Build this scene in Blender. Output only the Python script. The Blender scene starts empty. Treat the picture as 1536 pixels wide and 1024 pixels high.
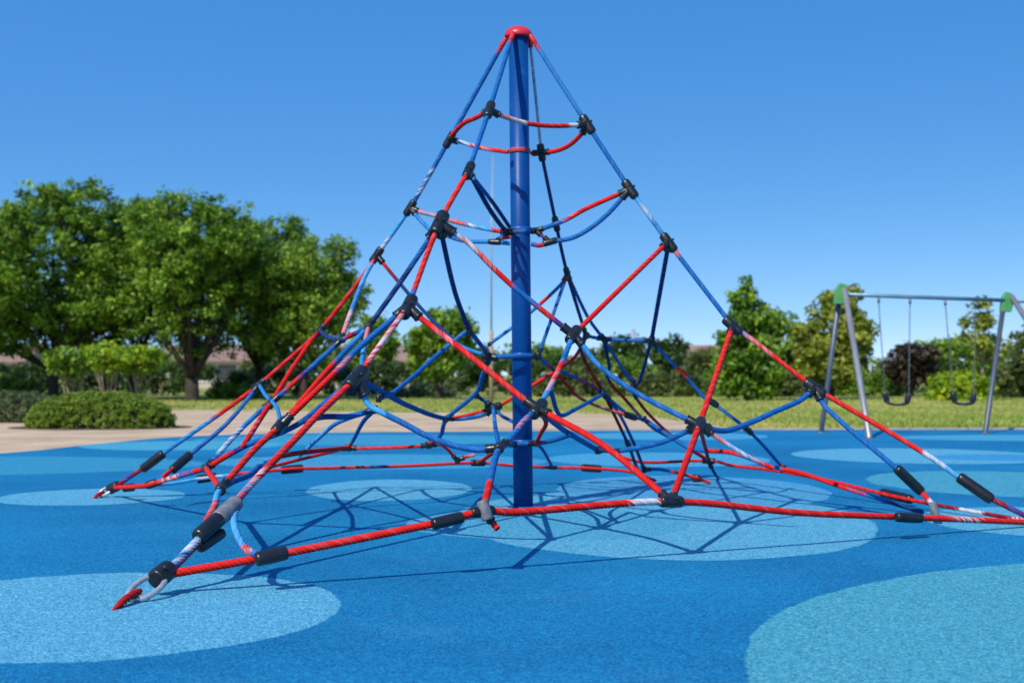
import bpy, math, random
import numpy as np
from mathutils import Vector

random.seed(7)
rng = np.random.default_rng(11)
SC = bpy.context.scene
COL = SC.collection
F = 2000.0            # focal length in photo pixels (1536 wide)
HZ = 560.0            # horizon row
CH = 1.0              # camera height

# ------------------------------------------------------------------ helpers
def at(px, py, d):
    return np.array([(px - 768.0) / F * d, d, CH - (py - HZ) / F * d])

def ground(px, py):
    d = F * CH / (py - HZ)
    return np.array([(px - 768.0) / F * d, d, 0.0])

def tag(o, label=None, cat=None, group=None, kind=None):
    if label: o['label'] = label
    if cat: o['category'] = cat
    if group: o['group'] = group
    if kind: o['kind'] = kind
    return o

def empty(name, loc, label, cat, group=None):
    o = bpy.data.objects.new(name, None)
    o.empty_display_size = .2
    o.location = loc
    COL.objects.link(o)
    return tag(o, label, cat, group)

class MB:
    """collects verts / quads / colours into one mesh"""
    def __init__(s):
        s.v = []; s.f = []; s.c = []; s.n = 0; s.anyc = False
    def add(s, v, f, c=None):
        v = np.asarray(v, float).reshape(-1, 3)
        off = s.n
        s.v.append(v)
        for q in f:
            s.f.append(tuple(int(i) + off for i in q))
        if c is None:
            c = np.ones((len(v), 4))
        else:
            s.anyc = True
        s.c.append(np.asarray(c, float).reshape(-1, 4))
        s.n += len(v)
    def tube(s, pts, rad, n=12, caps=True, start=None):
        pts = np.asarray(pts, float); m = len(pts)
        rad = np.broadcast_to(np.asarray(rad, float), (m,))
        T, N, B = frames(pts)
        a = np.linspace(0, 2 * np.pi, n, endpoint=False)
        ring = pts[:, None, :] + rad[:, None, None] * (np.cos(a)[None, :, None] * N[:, None, :] + np.sin(a)[None, :, None] * B[:, None, :])
        f = []
        for i in range(m - 1):
            for k in range(n):
                k2 = (k + 1) % n
                f.append((i * n + k, i * n + k2, (i + 1) * n + k2, (i + 1) * n + k))
        if caps:
            f.append(tuple(range(n - 1, -1, -1)))
            f.append(tuple((m - 1) * n + k for k in range(n)))
        s.add(ring.reshape(-1, 3), f)
    def capsule(s, p0, p1, r, n=12, bev=None):
        p0 = np.asarray(p0, float); p1 = np.asarray(p1, float)
        L = np.linalg.norm(p1 - p0); u = (p1 - p0) / L
        b = bev if bev else r * .55
        b = min(b, L * .45)
        ts = [0, .02 * b, .18 * b, .5 * b, b]; rs = [r * .62, r * .74, r * .87, r * .965, r]
        T = ts + [L - t for t in ts[::-1]]; R = rs + rs[::-1]
        s.tube([p0 + u * t for t in T], R, n)
    def box(s, c, size, rotz=0.0):
        c = np.asarray(c, float); h = np.asarray(size, float) / 2
        v = np.array([[x, y, z] for x in (-1, 1) for y in (-1, 1) for z in (-1, 1)]) * h
        cs, sn = math.cos(rotz), math.sin(rotz)
        v = np.stack([v[:, 0] * cs - v[:, 1] * sn, v[:, 0] * sn + v[:, 1] * cs, v[:, 2]], 1) + c
        s.add(v, [(0, 1, 3, 2), (4, 6, 7, 5), (0, 4, 5, 1), (2, 3, 7, 6), (0, 2, 6, 4), (1, 5, 7, 3)])
    def build(s, name, mat, parent=None, smooth=True, bevel=0):
        me = bpy.data.meshes.new(name)
        V = np.concatenate(s.v)
        if parent is not None:
            p = parent
            while p is not None:
                V = V - np.array(p.location)
                p = p.parent
        me.from_pydata(V.tolist(), [], s.f)
        if s.anyc:
            ca = me.color_attributes.new('tint', 'FLOAT_COLOR', 'POINT')
            ca.data.foreach_set('color', np.concatenate(s.c).astype(np.float32).ravel())
        me.polygons.foreach_set('use_smooth', [smooth] * len(me.polygons))
        me.materials.append(mat)
        me.update()
        o = bpy.data.objects.new(name, me)
        COL.objects.link(o)
        if parent is not None: o.parent = parent
        if bevel:
            m = o.modifiers.new('bevel', 'BEVEL'); m.width = bevel; m.segments = 2
        return o

def frames(pts):
    pts = np.asarray(pts, float)
    D = pts[-1] - pts[0]; LD = np.linalg.norm(D)
    if LD > 1e-6:
        U = D / LD; off = (pts - pts[0]) - np.outer((pts - pts[0]) @ U, U)
        if np.abs(off).max() < 1e-5:          # straight: one frame for the whole profile
            ref = np.array([0, 0, 1.0]) if abs(U[2]) < .9 else np.array([1.0, 0, 0])
            n = np.cross(U, ref); n /= np.linalg.norm(n)
            k = len(pts)
            return np.tile(U, (k, 1)), np.tile(n, (k, 1)), np.tile(np.cross(U, n), (k, 1))
    T = np.gradient(pts, axis=0)
    T /= np.maximum(np.linalg.norm(T, axis=1), 1e-9)[:, None]
    ref = np.array([0, 0, 1.0]) if abs(T[0, 2]) < .9 else np.array([1.0, 0, 0])
    n = np.cross(T[0], ref); n /= np.linalg.norm(n)
    N = np.empty_like(T); N[0] = n
    for i in range(1, len(T)):
        n = n - T[i] * np.dot(n, T[i]); n /= np.linalg.norm(n); N[i] = n
    return T, N, np.cross(T, N)

def smooth_path(P, step):
    """centripetal-ish Catmull-Rom through P, resampled at about step"""
    P = np.asarray(P, float)
    if len(P) > 2:
        E = np.vstack([2 * P[0] - P[1], P, 2 * P[-1] - P[-2]])
        out = []
        for i in range(1, len(E) - 2):
            p0, p1, p2, p3 = E[i - 1], E[i], E[i + 1], E[i + 2]
            l = np.linalg.norm(p2 - p1)
            # tangents scaled to the segment length so uneven spacing does not overshoot
            t1 = (p2 - p0) / max(np.linalg.norm(p2 - p0), 1e-6) * l
            t2 = (p3 - p1) / max(np.linalg.norm(p3 - p1), 1e-6) * l
            t = np.linspace(0, 1, 24, endpoint=False)[:, None]
            out.append((2*t**3 - 3*t**2 + 1) * p1 + (t**3 - 2*t**2 + t) * t1 + (-2*t**3 + 3*t**2) * p2 + (t**3 - t**2) * t2)
        Q = np.vstack(out + [P[-1:]])
    else:
        Q = P
    s = np.concatenate([[0], np.cumsum(np.linalg.norm(np.diff(Q, axis=0), axis=1))])
    n = max(3, int(math.ceil(s[-1] / step)) + 1)
    u = np.linspace(0, s[-1], n)
    return np.stack([np.interp(u, s, Q[:, k]) for k in range(3)], 1), u

# ------------------------------------------------------------------ materials
def new_mat(name):
    m = bpy.data.materials.new(name); m.use_nodes = True
    nt = m.node_tree
    return m, nt, nt.nodes['Principled BSDF'], nt.nodes['Material Output']

def noise(nt, scale, detail=4, rough=.55, coord='Object'):
    tc = nt.nodes.new('ShaderNodeTexCoord')
    n = nt.nodes.new('ShaderNodeTexNoise')
    n.inputs['Scale'].default_value = scale
    n.inputs['Detail'].default_value = detail
    n.inputs['Roughness'].default_value = rough
    nt.links.new(tc.outputs[coord], n.inputs['Vector'])
    return n

def ramp(nt, src, stops):
    r = nt.nodes.new('ShaderNodeValToRGB')
    el = r.color_ramp.elements
    while len(el) < len(stops): el.new(.5)
    for e, (p, c) in zip(el, stops):
        e.position = p; e.color = (*c, 1) if len(c) == 3 else c
    nt.links.new(src, r.inputs['Fac'])
    return r

def mix(nt, fac, a, b, mode='MIX'):
    m = nt.nodes.new('ShaderNodeMix'); m.data_type = 'RGBA'; m.blend_type = mode
    for sock, val in ((m.inputs[0], fac), (m.inputs[6], a), (m.inputs[7], b)):
        if hasattr(val, 'is_linked') or isinstance(val, bpy.types.NodeSocket): nt.links.new(val, sock)
        elif isinstance(val, (int, float)): sock.default_value = val
        else: sock.default_value = (*val, 1)
    return m.outputs[2]

def bump(nt, bsdf, h, strength, dist):
    b = nt.nodes.new('ShaderNodeBump')
    b.inputs['Strength'].default_value = strength; b.inputs['Distance'].default_value = dist
    nt.links.new(h, b.inputs['Height']); nt.links.new(b.outputs['Normal'], bsdf.inputs['Normal'])

def simple(name, c1, c2=None, scale=6, rough=.5, metal=0, bmp=0, bscale=60, spec=.5):
    m, nt, b, _ = new_mat(name)
    c2 = c2 or tuple(x * .75 for x in c1)
    n = noise(nt, scale)
    r = ramp(nt, n.outputs['Fac'], [(.3, c2), (.7, c1)])
    nt.links.new(r.outputs['Color'], b.inputs['Base Color'])
    b.inputs['Roughness'].default_value = rough
    b.inputs['Metallic'].default_value = metal
    b.inputs['Specular IOR Level'].default_value = spec
    n2 = noise(nt, bscale, 3)
    rr = nt.nodes.new('ShaderNodeMapRange')
    rr.inputs['To Min'].default_value = max(0, rough - .1); rr.inputs['To Max'].default_value = min(1, rough + .15)
    nt.links.new(n2.outputs['Fac'], rr.inputs['Value']); nt.links.new(rr.outputs['Result'], b.inputs['Roughness'])
    if bmp: bump(nt, b, n2.outputs['Fac'], bmp, .01)
    return m

def rope_material():
    m, nt, b, _ = new_mat('rope_fibre')
    a = nt.nodes.new('ShaderNodeAttribute'); a.attribute_name = 'tint'
    n = noise(nt, 260, 3, .6)
    r = ramp(nt, n.outputs['Fac'], [(.35, (.72, .72, .72)), (.65, (1.12, 1.12, 1.12))])
    c = mix(nt, 1.0, a.outputs['Color'], r.outputs['Color'], 'MULTIPLY')
    nt.links.new(c, b.inputs['Base Color'])
    b.inputs['Roughness'].default_value = .65
    b.inputs['Specular IOR Level'].default_value = .18
    bump(nt, b, n.outputs['Fac'], .35, .004)
    return m

def leaf_material(name, dark, mid, light, trans=.3):
    m, nt, b, out = new_mat(name)
    a = nt.nodes.new('ShaderNodeAttribute'); a.attribute_name = 'tint'
    sep = nt.nodes.new('ShaderNodeSeparateColor'); nt.links.new(a.outputs['Color'], sep.inputs['Color'])
    r = ramp(nt, sep.outputs['Red'], [(0.0, dark), (.5, mid), (1.0, light)])
    nt.links.new(r.outputs['Color'], b.inputs['Base Color'])
    b.inputs['Roughness'].default_value = .5
    b.inputs['Specular IOR Level'].default_value = .3
    t = nt.nodes.new('ShaderNodeBsdfTranslucent')
    br = mix(nt, 1.0, r.outputs['Color'], (1.5, 1.6, .6), 'MULTIPLY')
    nt.links.new(br, t.inputs['Color'])
    ms = nt.nodes.new('ShaderNodeMixShader'); ms.inputs['Fac'].default_value = trans
    nt.links.new(b.outputs['BSDF'], ms.inputs[1]); nt.links.new(t.outputs['BSDF'], ms.inputs[2])
    nt.links.new(ms.outputs['Shader'], out.inputs['Surface'])
    return m

M_ROPE = rope_material()
M_RUB = simple('black_rubber', (.013, .0135, .015), (.007, .007, .008), 14, .3, 0, .08, 120)
M_RUBG = simple('grey_worn_rubber', (.19, .2, .22), (.09, .095, .11), 25, .42, 0, .1, 120)
M_STEEL = simple('galvanised_steel', (.62, .61, .63), (.42, .41, .43), 30, .38, .6, .05, 90)
M_MAST = simple('blue_painted_steel', (.0015, .062, .255), (.001, .047, .20), 3, .38, 0, .02, 30, .22)
def scuff(m, col, lo, hi, scale):
    nt = m.node_tree; b = nt.nodes['Principled BSDF']
    src = b.inputs['Base Color'].links[0].from_socket
    n = noise(nt, scale, 8, .72)
    r = ramp(nt, n.outputs['Fac'], [(lo, (0, 0, 0)), (hi, (.6, .6, .6))])
    nt.links.new(mix(nt, r.outputs['Color'], src, col), b.inputs['Base Color'])
scuff(M_MAST, (.05, .13, .30), .60, .74, 9)
scuff(M_RUB, (.035, .035, .037), .60, .76, 45)
M_RED = simple('red_plastic', (.62, .022, .03), (.48, .015, .022), 9, .32, 0, .04, 60)
M_REDWORN = simple('worn_red_plastic', (.5, .05, .05), (.32, .03, .035), 40, .45, 0, .05, 90)
M_COLLAR = simple('blue_collar_paint', (.008, .085, .36), (.006, .05, .22), 20, .35, 0, .04, 80)
M_GREEN = simple('green_plastic', (.085, .31, .09), (.06, .24, .07), 9, .4)
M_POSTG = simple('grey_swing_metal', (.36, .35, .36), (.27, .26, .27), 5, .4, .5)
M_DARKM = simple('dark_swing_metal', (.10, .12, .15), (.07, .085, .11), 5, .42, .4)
M_BEAM = simple('blue_grey_beam_metal', (.16, .27, .34), (.11, .2, .26), 5, .4, .3)
M_CHAIN = simple('chain_metal', (.25, .25, .25), (.12, .12, .12), 40, .4, .8)
M_BARK = simple('dark_bark', (.055, .040, .030), (.022, .017, .013), 7, .9, 0, .9, 18)
M_BARKL = simple('pale_bark', (.30, .23, .16), (.17, .125, .085), 7, .9, 0, .9, 18)
M_POLE = simple('pole_grey_metal', (.38, .39, .40), (.3, .31, .32), 6, .5, .4)
M_POLEB = simple('pole_tan_wood', (.42, .30, .20), (.33, .23, .15), 6, .75)
M_WALL = simple('house_wall_render', (.50, .40, .33), (.43, .34, .28), 1.2, .9)
M_ROOF = simple('house_roof_tile', (.30, .19, .15), (.21, .13, .105), 2.5, .85, 0, .3, 14)
M_GLASS = simple('house_window_glass', (.03, .04, .05), (.02, .025, .03), 1, .08)
M_WHITE = simple('white_frame_paint', (.75, .74, .72), (.68, .67, .65), 3, .5)

LEAF_DEEP = leaf_material('leaf_deep_green', (.026, .078, .006), (.105, .205, .012), (.26, .40, .036), .28)
LEAF_LIME = leaf_material('leaf_yellow_green', (.10, .20, .010), (.23, .35, .014), (.40, .46, .02), .3)
LEAF_MID = leaf_material('leaf_mid_green', (.045, .110, .010), (.125, .225, .016), (.25, .36, .04), .26)
LEAF_GOLD = leaf_material('leaf_olive_gold', (.075, .11, .010), (.18, .22, .022), (.36, .38, .06), .3)
LEAF_PURP = leaf_material('leaf_dark_maroon', (.016, .014, .009), (.036, .027, .016), (.068, .05, .03), .15)
LEAF_HEDGE = leaf_material('leaf_hedge', (.018, .042, .008), (.036, .078, .012), (.07, .125, .02), .2)
LEAF_BUSH = leaf_material('leaf_clipped_bush', (.08, .145, .010), (.15, .23, .018), (.24, .32, .035), .2)
LEAF_GREY = leaf_material('leaf_grey_green', (.045, .07, .025), (.085, .12, .045), (.14, .18, .07), .2)
LEAF_OLIVE = leaf_material('leaf_brown_green', (.035, .055, .012), (.08, .11, .025), (.16, .19, .045), .2)

# ------------------------------------------------------------------ ground
def sheet(name, poly, z, mat):
    me = bpy.data.meshes.new(name)
    me.from_pydata([(p[0], p[1], z) for p in poly], [], [tuple(range(len(poly)))])
    me.materials.append(mat); me.update()
    if me.polygons[0].normal.z < 0: me.flip_normals()
    o = bpy.data.objects.new(name, me); COL.objects.link(o)
    return tag(o, kind='structure')

def lawn_material():
    m, nt, b, _ = new_mat('lawn')
    n1 = noise(nt, .22, 5, .6); n2 = noise(nt, 3.5, 5, .65); n3 = noise(nt, 40, 3)
    c1 = ramp(nt, n1.outputs['Fac'], [(.35, (.19, .28, .04)), (.52, (.36, .37, .085)), (.68, (.52, .44, .16))])
    c2 = ramp(nt, n2.outputs['Fac'], [(.3, (.6, .66, .55)), (.7, (1.15, 1.1, 1.0))])
    c3 = ramp(nt, n3.outputs['Fac'], [(.3, (.7, .7, .7)), (.7, (1.15, 1.15, 1.1))])
    c = mix(nt, 1.0, c1.outputs['Color'], c2.outputs['Color'], 'MULTIPLY')
    c = mix(nt, 1.0, c, c3.outputs['Color'], 'MULTIPLY')
    nt.links.new(c, b.inputs['Base Color']); b.inputs['Roughness'].default_value = .95
    bump(nt, b, n3.outputs['Fac'], .8, .05)
    return m

def path_material():
    m, nt, b, _ = new_mat('sandy_path')
    n1 = noise(nt, .8, 5, .6); n2 = noise(nt, 60, 3)
    c1 = ramp(nt, n1.outputs['Fac'], [(.3, (.38, .255, .155)), (.55, (.54, .39, .245)), (.75, (.64, .48, .33))])
    c2 = ramp(nt, n2.outputs['Fac'], [(.3, (.82, .82, .82)), (.7, (1.1, 1.1, 1.1))])
    c = mix(nt, 1.0, c1.outputs['Color'], c2.outputs['Color'], 'MULTIPLY')
    nt.links.new(c, b.inputs['Base Color']); b.inputs['Roughness'].default_value = .95
    bump(nt, b, n2.outputs['Fac'], .5, .01)
    return m

# painted circles of the rubber pad: (cx, cy, rx, ry, colour)
C_LIGHT = (.080, .335, .50); C_TEAL = (.054, .30, .40); C_PALE = (.15, .45, .70); C_MID = (.025, .20, .50)
CIRC = [
    (-1.80, 5.65, 1.07, 1.06, C_LIGHT),
    (3.63, 4.0, 2.88, 3.2, C_TEAL),
    (-3.42, 10.85, .74, .74, C_LIGHT),
    (1.02, 9.3, 1.42, 2.15, C_LIGHT),
    (1.55, 11.5, 1.15, 1.55, (.06, .29, .49)),
    (-1.06, 11.55, .71, 1.05, C_LIGHT),
    (0.25, 8.95, .95, .95, (.06, .31, .48)),
    (5.0, 16.3, 1.55, 1.55, C_LIGHT),
    (5.9, 15.9, 1.0, .62, (.035, .26, .49)),
    (3.75, 9.0, .95, 1.0, C_LIGHT),
    (4.55, 12.2, 1.25, 1.5, (.05, .29, .41)),
    (-1.5, 15.2, 1.9, 1.3, (.04, .27, .45)),
    (1.7, 15.6, 1.3, 1.3, (.05, .30, .49)),
    (-6.0, 14.6, 2.6, 1.5, (.03, .25, .41)),
    (2.6, 21.4, 1.5, 1.3, (.05, .30, .48)),
    (8.0, 20.8, 2.0, 1.0, (.05, .30, .48)),
    (-2.2, 20.2, 2.6, 1.6, (.035, .26, .43)),
    (-4.6, 18.6, 1.4, 1.2, (.055, .32, .46)),
    (-5.5, 8.2, 1.3, 1.3, C_TEAL),
    (-1.5, 2.2, 1.2, 1.2, C_TEAL),
    (6.6, 7.6, 1.3, 1.3, C_LIGHT),
]
def pad_material():
    m, nt, b, _ = new_mat('rubber_safety_surface')
    tc = nt.nodes.new('ShaderNodeTexCoord')
    nb = noise(nt, .45, 4, .55)
    base = ramp(nt, nb.outputs['Fac'], [(.3, (.005, .135, .30)), (.7, (.010, .205, .42))]).outputs['Color']
    wob = noise(nt, 2.2, 3, .5)
    wv = nt.nodes.new('ShaderNodeVectorMath'); wv.operation = 'MULTIPLY_ADD'
    wv.inputs[1].default_value = (.10, .10, 0)
    nt.links.new(wob.outputs['Color'], wv.inputs[0]); nt.links.new(tc.outputs['Object'], wv.inputs[2])
    wob2 = noise(nt, 34, 2, .5)
    wv2 = nt.nodes.new('ShaderNodeVectorMath'); wv2.operation = 'MULTIPLY_ADD'
    wv2.inputs[1].default_value = (.016, .016, 0)
    nt.links.new(wob2.outputs['Color'], wv2.inputs[0]); nt.links.new(wv.outputs[0], wv2.inputs[2])
    wv = wv2
    fl = nt.nodes.new('ShaderNodeVectorMath'); fl.operation = 'MULTIPLY'; fl.inputs[1].default_value = (1, 1, 0)
    nt.links.new(wv.outputs[0], fl.inputs[0])
    col = base
    for (cx, cy, rx, ry, c) in CIRC:
        s = nt.nodes.new('ShaderNodeVectorMath'); s.operation = 'SUBTRACT'; s.inputs[1].default_value = (cx + .058, cy + .058, 0)
        d = nt.nodes.new('ShaderNodeVectorMath'); d.operation = 'DIVIDE'; d.inputs[1].default_value = (rx, ry, 1)
        l = nt.nodes.new('ShaderNodeVectorMath'); l.operation = 'LENGTH'
        nt.links.new(fl.outputs[0], s.inputs[0]); nt.links.new(s.outputs[0], d.inputs[0]); nt.links.new(d.outputs[0], l.inputs[0])
        mr = nt.nodes.new('ShaderNodeMapRange')
        e = .006 / rx
        mr.inputs['From Min'].default_value = 1 - e; mr.inputs['From Max'].default_value = 1 + e
        mr.inputs['To Min'].default_value = 1; mr.inputs['To Max'].default_value = 0
        nt.links.new(l.outputs['Value'], mr.inputs['Value'])
        col = mix(nt, mr.outputs['Result'], col, c)
    # granules
    v = nt.nodes.new('ShaderNodeTexVoronoi'); v.inputs['Scale'].default_value = 138
    nt.links.new(tc.outputs['Object'], v.inputs['Vector'])
    sep = nt.nodes.new('ShaderNodeSeparateColor'); nt.links.new(v.outputs['Color'], sep.inputs['Color'])
    g = ramp(nt, sep.outputs['Red'], [(0.0, (.36, .48, .56)), (.3, (.78, .82, .86)), (.7, (1.12, 1.10, 1.08)), (1.0, (2.6, 1.6, 1.42))])
    col = mix(nt, 1.0, col, g.outputs['Color'], 'MULTIPLY')
    n2 = noise(nt, 22, 4, .7)
    g2 = ramp(nt, n2.outputs['Fac'], [(.3, (.86, .87, .88)), (.7, (1.1, 1.1, 1.08))])
    col = mix(nt, 1.0, col, g2.outputs['Color'], 'MULTIPLY')
    # scuffs and dust
    n3 = noise(nt, 1.3, 6, .7)
    g3 = ramp(nt, n3.outputs['Fac'], [(.55, (0, 0, 0)), (.80, (.14, .14, .14))])
    col = mix(nt, g3.outputs['Color'], col, (.14, .33, .46))
    nt.links.new(col, b.inputs['Base Color'])
    b.inputs['Roughness'].default_value = .9
    b.inputs['Specular IOR Level'].default_value = .12
    bump(nt, b, v.outputs['Distance'], .65, .006)
    return m

M_LAWN = lawn_material(); M_PATH = path_material(); M_PAD = pad_material()
M_SOIL = simple('brown_mulch', (.12, .07, .045), (.05, .03, .02), 9, .95, 0, .9, 40)
sheet('lawn', [(-420, -60), (420, -60), (420, 800), (-420, 800)], -.008, M_LAWN)
# sandy path on the left, wrapping round the pad's far side
G = ground
path_pts = [(-14, 12), (-8.0, 13.5), (-4, 18), (0, 23.1), (4.2, 23.6), (3.6, 27.5), (3.2, 31.5), (1.2, 34.5), (-2.2, 34), (-6.2, 36), (-9.5, 37.0), (-20, 36), (-30, 30), (-24, 14)]
sheet('path', path_pts, -.004, M_PATH)
def arc_edge():
    pts = []
    ctrl = [(-40, 4.5), (-13, 11.8), (-8.7, 14.3), (-6.45, 16.7), (-5.9, 19.0), (-5.2, 21.2), (-3.6, 22.4), (-1.2, 23.0), (2, 23.4), (6, 23.7), (12, 23.9), (40, 24)]
    P, _ = smooth_path([(x, y, 0) for x, y in ctrl], .4)
    return [(p[0], p[1]) for p in P]
pad = sheet('playground_surface', [(-40, -40)] + arc_edge() + [(40, -40)], 0.0, M_PAD)
# thin concrete kerb along the far edge of the pad
M_KERB = simple('concrete_kerb', (.42, .36, .30), (.32, .27, .23), 5, .9, 0, .3, 50)
kp = [p for p in arc_edge() if p[0] > -.5]
kb = MB()
kv = []; kf = []
for i, (x, y) in enumerate(kp):
    kv += [(x, y + .02, -.05), (x, y + .02, .03), (x, y + .16, .03), (x, y + .16, -.05)]
    if i:
        a = (i - 1) * 4; c = i * 4
        kf += [(a, c, c + 1, a + 1), (a + 1, c + 1, c + 2, a + 2), (a + 2, c + 2, c + 3, a + 3)]
kb.add(kv, kf)
tag(kb.build('kerb', M_KERB, smooth=False), kind='structure')

# ------------------------------------------------------------------ climbing net
MX, MY = .085, 10.0
CORN = {'A': (-1.675, 5.80), 'B': (3.62, 8.70), 'C': (1.83, 12.5), 'D': (-3.37, 10.8)}
PROF_S = [0, .139, .216, .3145, .414, .561, .822, 1.0, 1.3]
PROF_Z = [3.55, 2.87, 2.40, 1.98, 1.41, .96, .358, .05, -.4]
def pyr_z(X, Y):
    dx, dy = X - MX, Y - MY
    ax = np.array(CORN['A']) - (MX, MY); bx = np.array(CORN['B']) - (MX, MY)
    cx = np.array(CORN['C']) - (MX, MY); ex = np.array(CORN['D']) - (MX, MY)
    best = None
    for u, v in ((ax, bx), (bx, cx), (cx, ex), (ex, ax)):
        det = u[0] * v[1] - u[1] * v[0]
        a = (dx * v[1] - dy * v[0]) / det; b = (u[0] * dy - u[1] * dx) / det
        if a >= -1e-6 and b >= -1e-6: best = a + b
    if best is None: best = 2
    return np.interp(best, PROF_S, PROF_Z)
def surf(px, py, back):
    ds = np.linspace(5.2, 13.5, 500)
    g = np.array([at(px, py, d)[2] - pyr_z((px - 768) / F * d, d) for d in ds])
    sg = np.where(np.sign(g[:-1]) != np.sign(g[1:]))[0]
    if len(sg) == 0: return ds[np.argmin(np.abs(g))]
    i = sg[-1] if back else sg[0]
    return ds[i] + (ds[i + 1] - ds[i]) * g[i] / (g[i] - g[i + 1])
def vplane(px, p, q):
    k = (px - 768) / F
    # point p + t(q-p); X = k*Y
    t = (k * p[1] - p[0]) / ((q[0] - p[0]) - k * (q[1] - p[1]))
    return p[1] + t * (q[1] - p[1])
def depth_of(px, py, s):
    if isinstance(s, (int, float)): return float(s)
    if s in CORN: return vplane(px, (MX, MY), CORN[s])
    if s == 'F': return surf(px, py, False)
    if s == 'K': return surf(px, py, True)
    return vplane(px, CORN[s[0]], CORN[s[1]])

NODES = {   # name: (px, py, surface, size)   size 0 = no connector body
 'tA': (769, 52, 9.90, 0), 'tB': (797, 56, 9.95, 0), 'tD': (757, 61, 10.0, 0), 'tC': (795, 62, 10.08, 0),
 'a1': (734, 165, 'A', 1.05), 'a2': (703, 256, 'A', 1.05), 'a3': (659, 336, 'A', 1.45), 'a4': (612, 460, 'A', 1.3), 'a5': (534, 568, 'A', 1.45),
 'd1': (674, 210, 'D', .95), 'd2': (615, 312, 'D', .95), 'd3': (565, 383, 'D', 1.0), 'e1': (480, 496, 'D', .95), 'e2': (389, 577, 'D', .95),
 'b1': (881, 187, 'B', 1.1), 'b2': (945, 284, 'B', 1.1), 'b3': (1003, 364, 'B', 1.1), 'b4': (1099, 489, 'B', 1.15), 'b5': (1222, 582, 'B', 1.2),
 'c1': (812, 229, 'C', .95), 'c2': (834, 336, 'C', .85), 'c3': (851, 411, 'C', .8), 'c4': (879, 503, 'C', .8), 'c5': (906, 590, 'C', .8), 'c6': (943, 668, 'C', .75),
 # collars round the mast
 'm1L': (762, 348, 9.9, .9), 'm1R': (803, 346, 9.9, .8), 'm1F': (742, 363, 9.75, .7), 'm1G': (825, 363, 9.8, .8),
 'm2L': (735, 535, 9.9, .95), 'm2R': (807, 534, 9.95, .85), 'm3L': (769, 666, 9.85, .75), 'm3R': (804, 665, 9.9, .75),
 'n1': (703, 494, 9.6, .85), 'n2': (734, 516, 10.5, .5),
 # front face
 'f1': (860, 502, 'F', 1.15), 'p': (807, 613, 'F', 1.2), 'w': (1007, 752, 'AB', 1.05), 'q': (1049, 638, 'F', 1.15), 'v': (749, 671, 'F', 1.0), 'k': (724, 767, 'AB', .9),
 # left face
 'e5': (553, 490, 'F', .8), 'e4': (512, 510, 'F', .8), 'e3': (407, 604, 'F', .95), 'e8': (421, 638, 'F', 1.1), 'e7': (331, 733, 'F', 1.0), 'e6': (309, 702, 8.6, .95),
 # back faces and inside
 'x': (670, 628, 10.6, .75), 'y': (740, 611, 10.6, 1.0), 'y2': (716, 594, 10.5, .6), 'ab': (562, 614, 7.9, .7), 'ac': (568, 598, 8.3, .6),
 'z': (523, 671, 'DC', .9), 'aa': (643, 667, 11.2, .9), 'bb': (686, 690, 11.4, .8), 'cc': (717, 694, 'DC', .95), 'dd': (829, 701, 'DC', .6),
 'f2': (905, 508, 'K', .8), 'g': (977, 511, 'K', .85), 's': (952, 574, 'K', .7), 's2': (953, 594, 'K', .6), 'h': (1068, 603, 'K', .85), 'i': (1122, 645, 'K', .8), 'j': (1175, 702, 'CB', .8),
 'r': (827, 551, 10.6, .55), 't': (946, 624, 11.0, .9), 't2': (966, 628, 11.2, .7), 'u': (897, 675, 9.2, .75), 'o': (926, 676, 8.9, .6), 'l': (1063, 691, 'CB', .9),
 'sA': (247, 862, 'A', 0), 'sD': (171, 731, 'D', 0), 'sB': (1560, 784, 'B', 0), 'sC': (1040, 717, 'C', 0), 'cs': (966, 704, 12.0, .8),
}
def npt(n):
    px, py, s, _ = NODES[n]
    return at(px, py, depth_of(px, py, s))
NP = {n: npt(n) for n in NODES}

RED = (.62, .013, .010); 
PAL = {'R': RED, 'B': (.005, .115, .38), 'D': (.006, .040, .165), 'L': (.055, .34, .66), 'W': (.54, .53, .58), 'P': (.62, .20, .21), 'K': (.24, .008, .016), 'V': (.05, .028, .19), 'T': (.02, .20, .50)}
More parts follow.
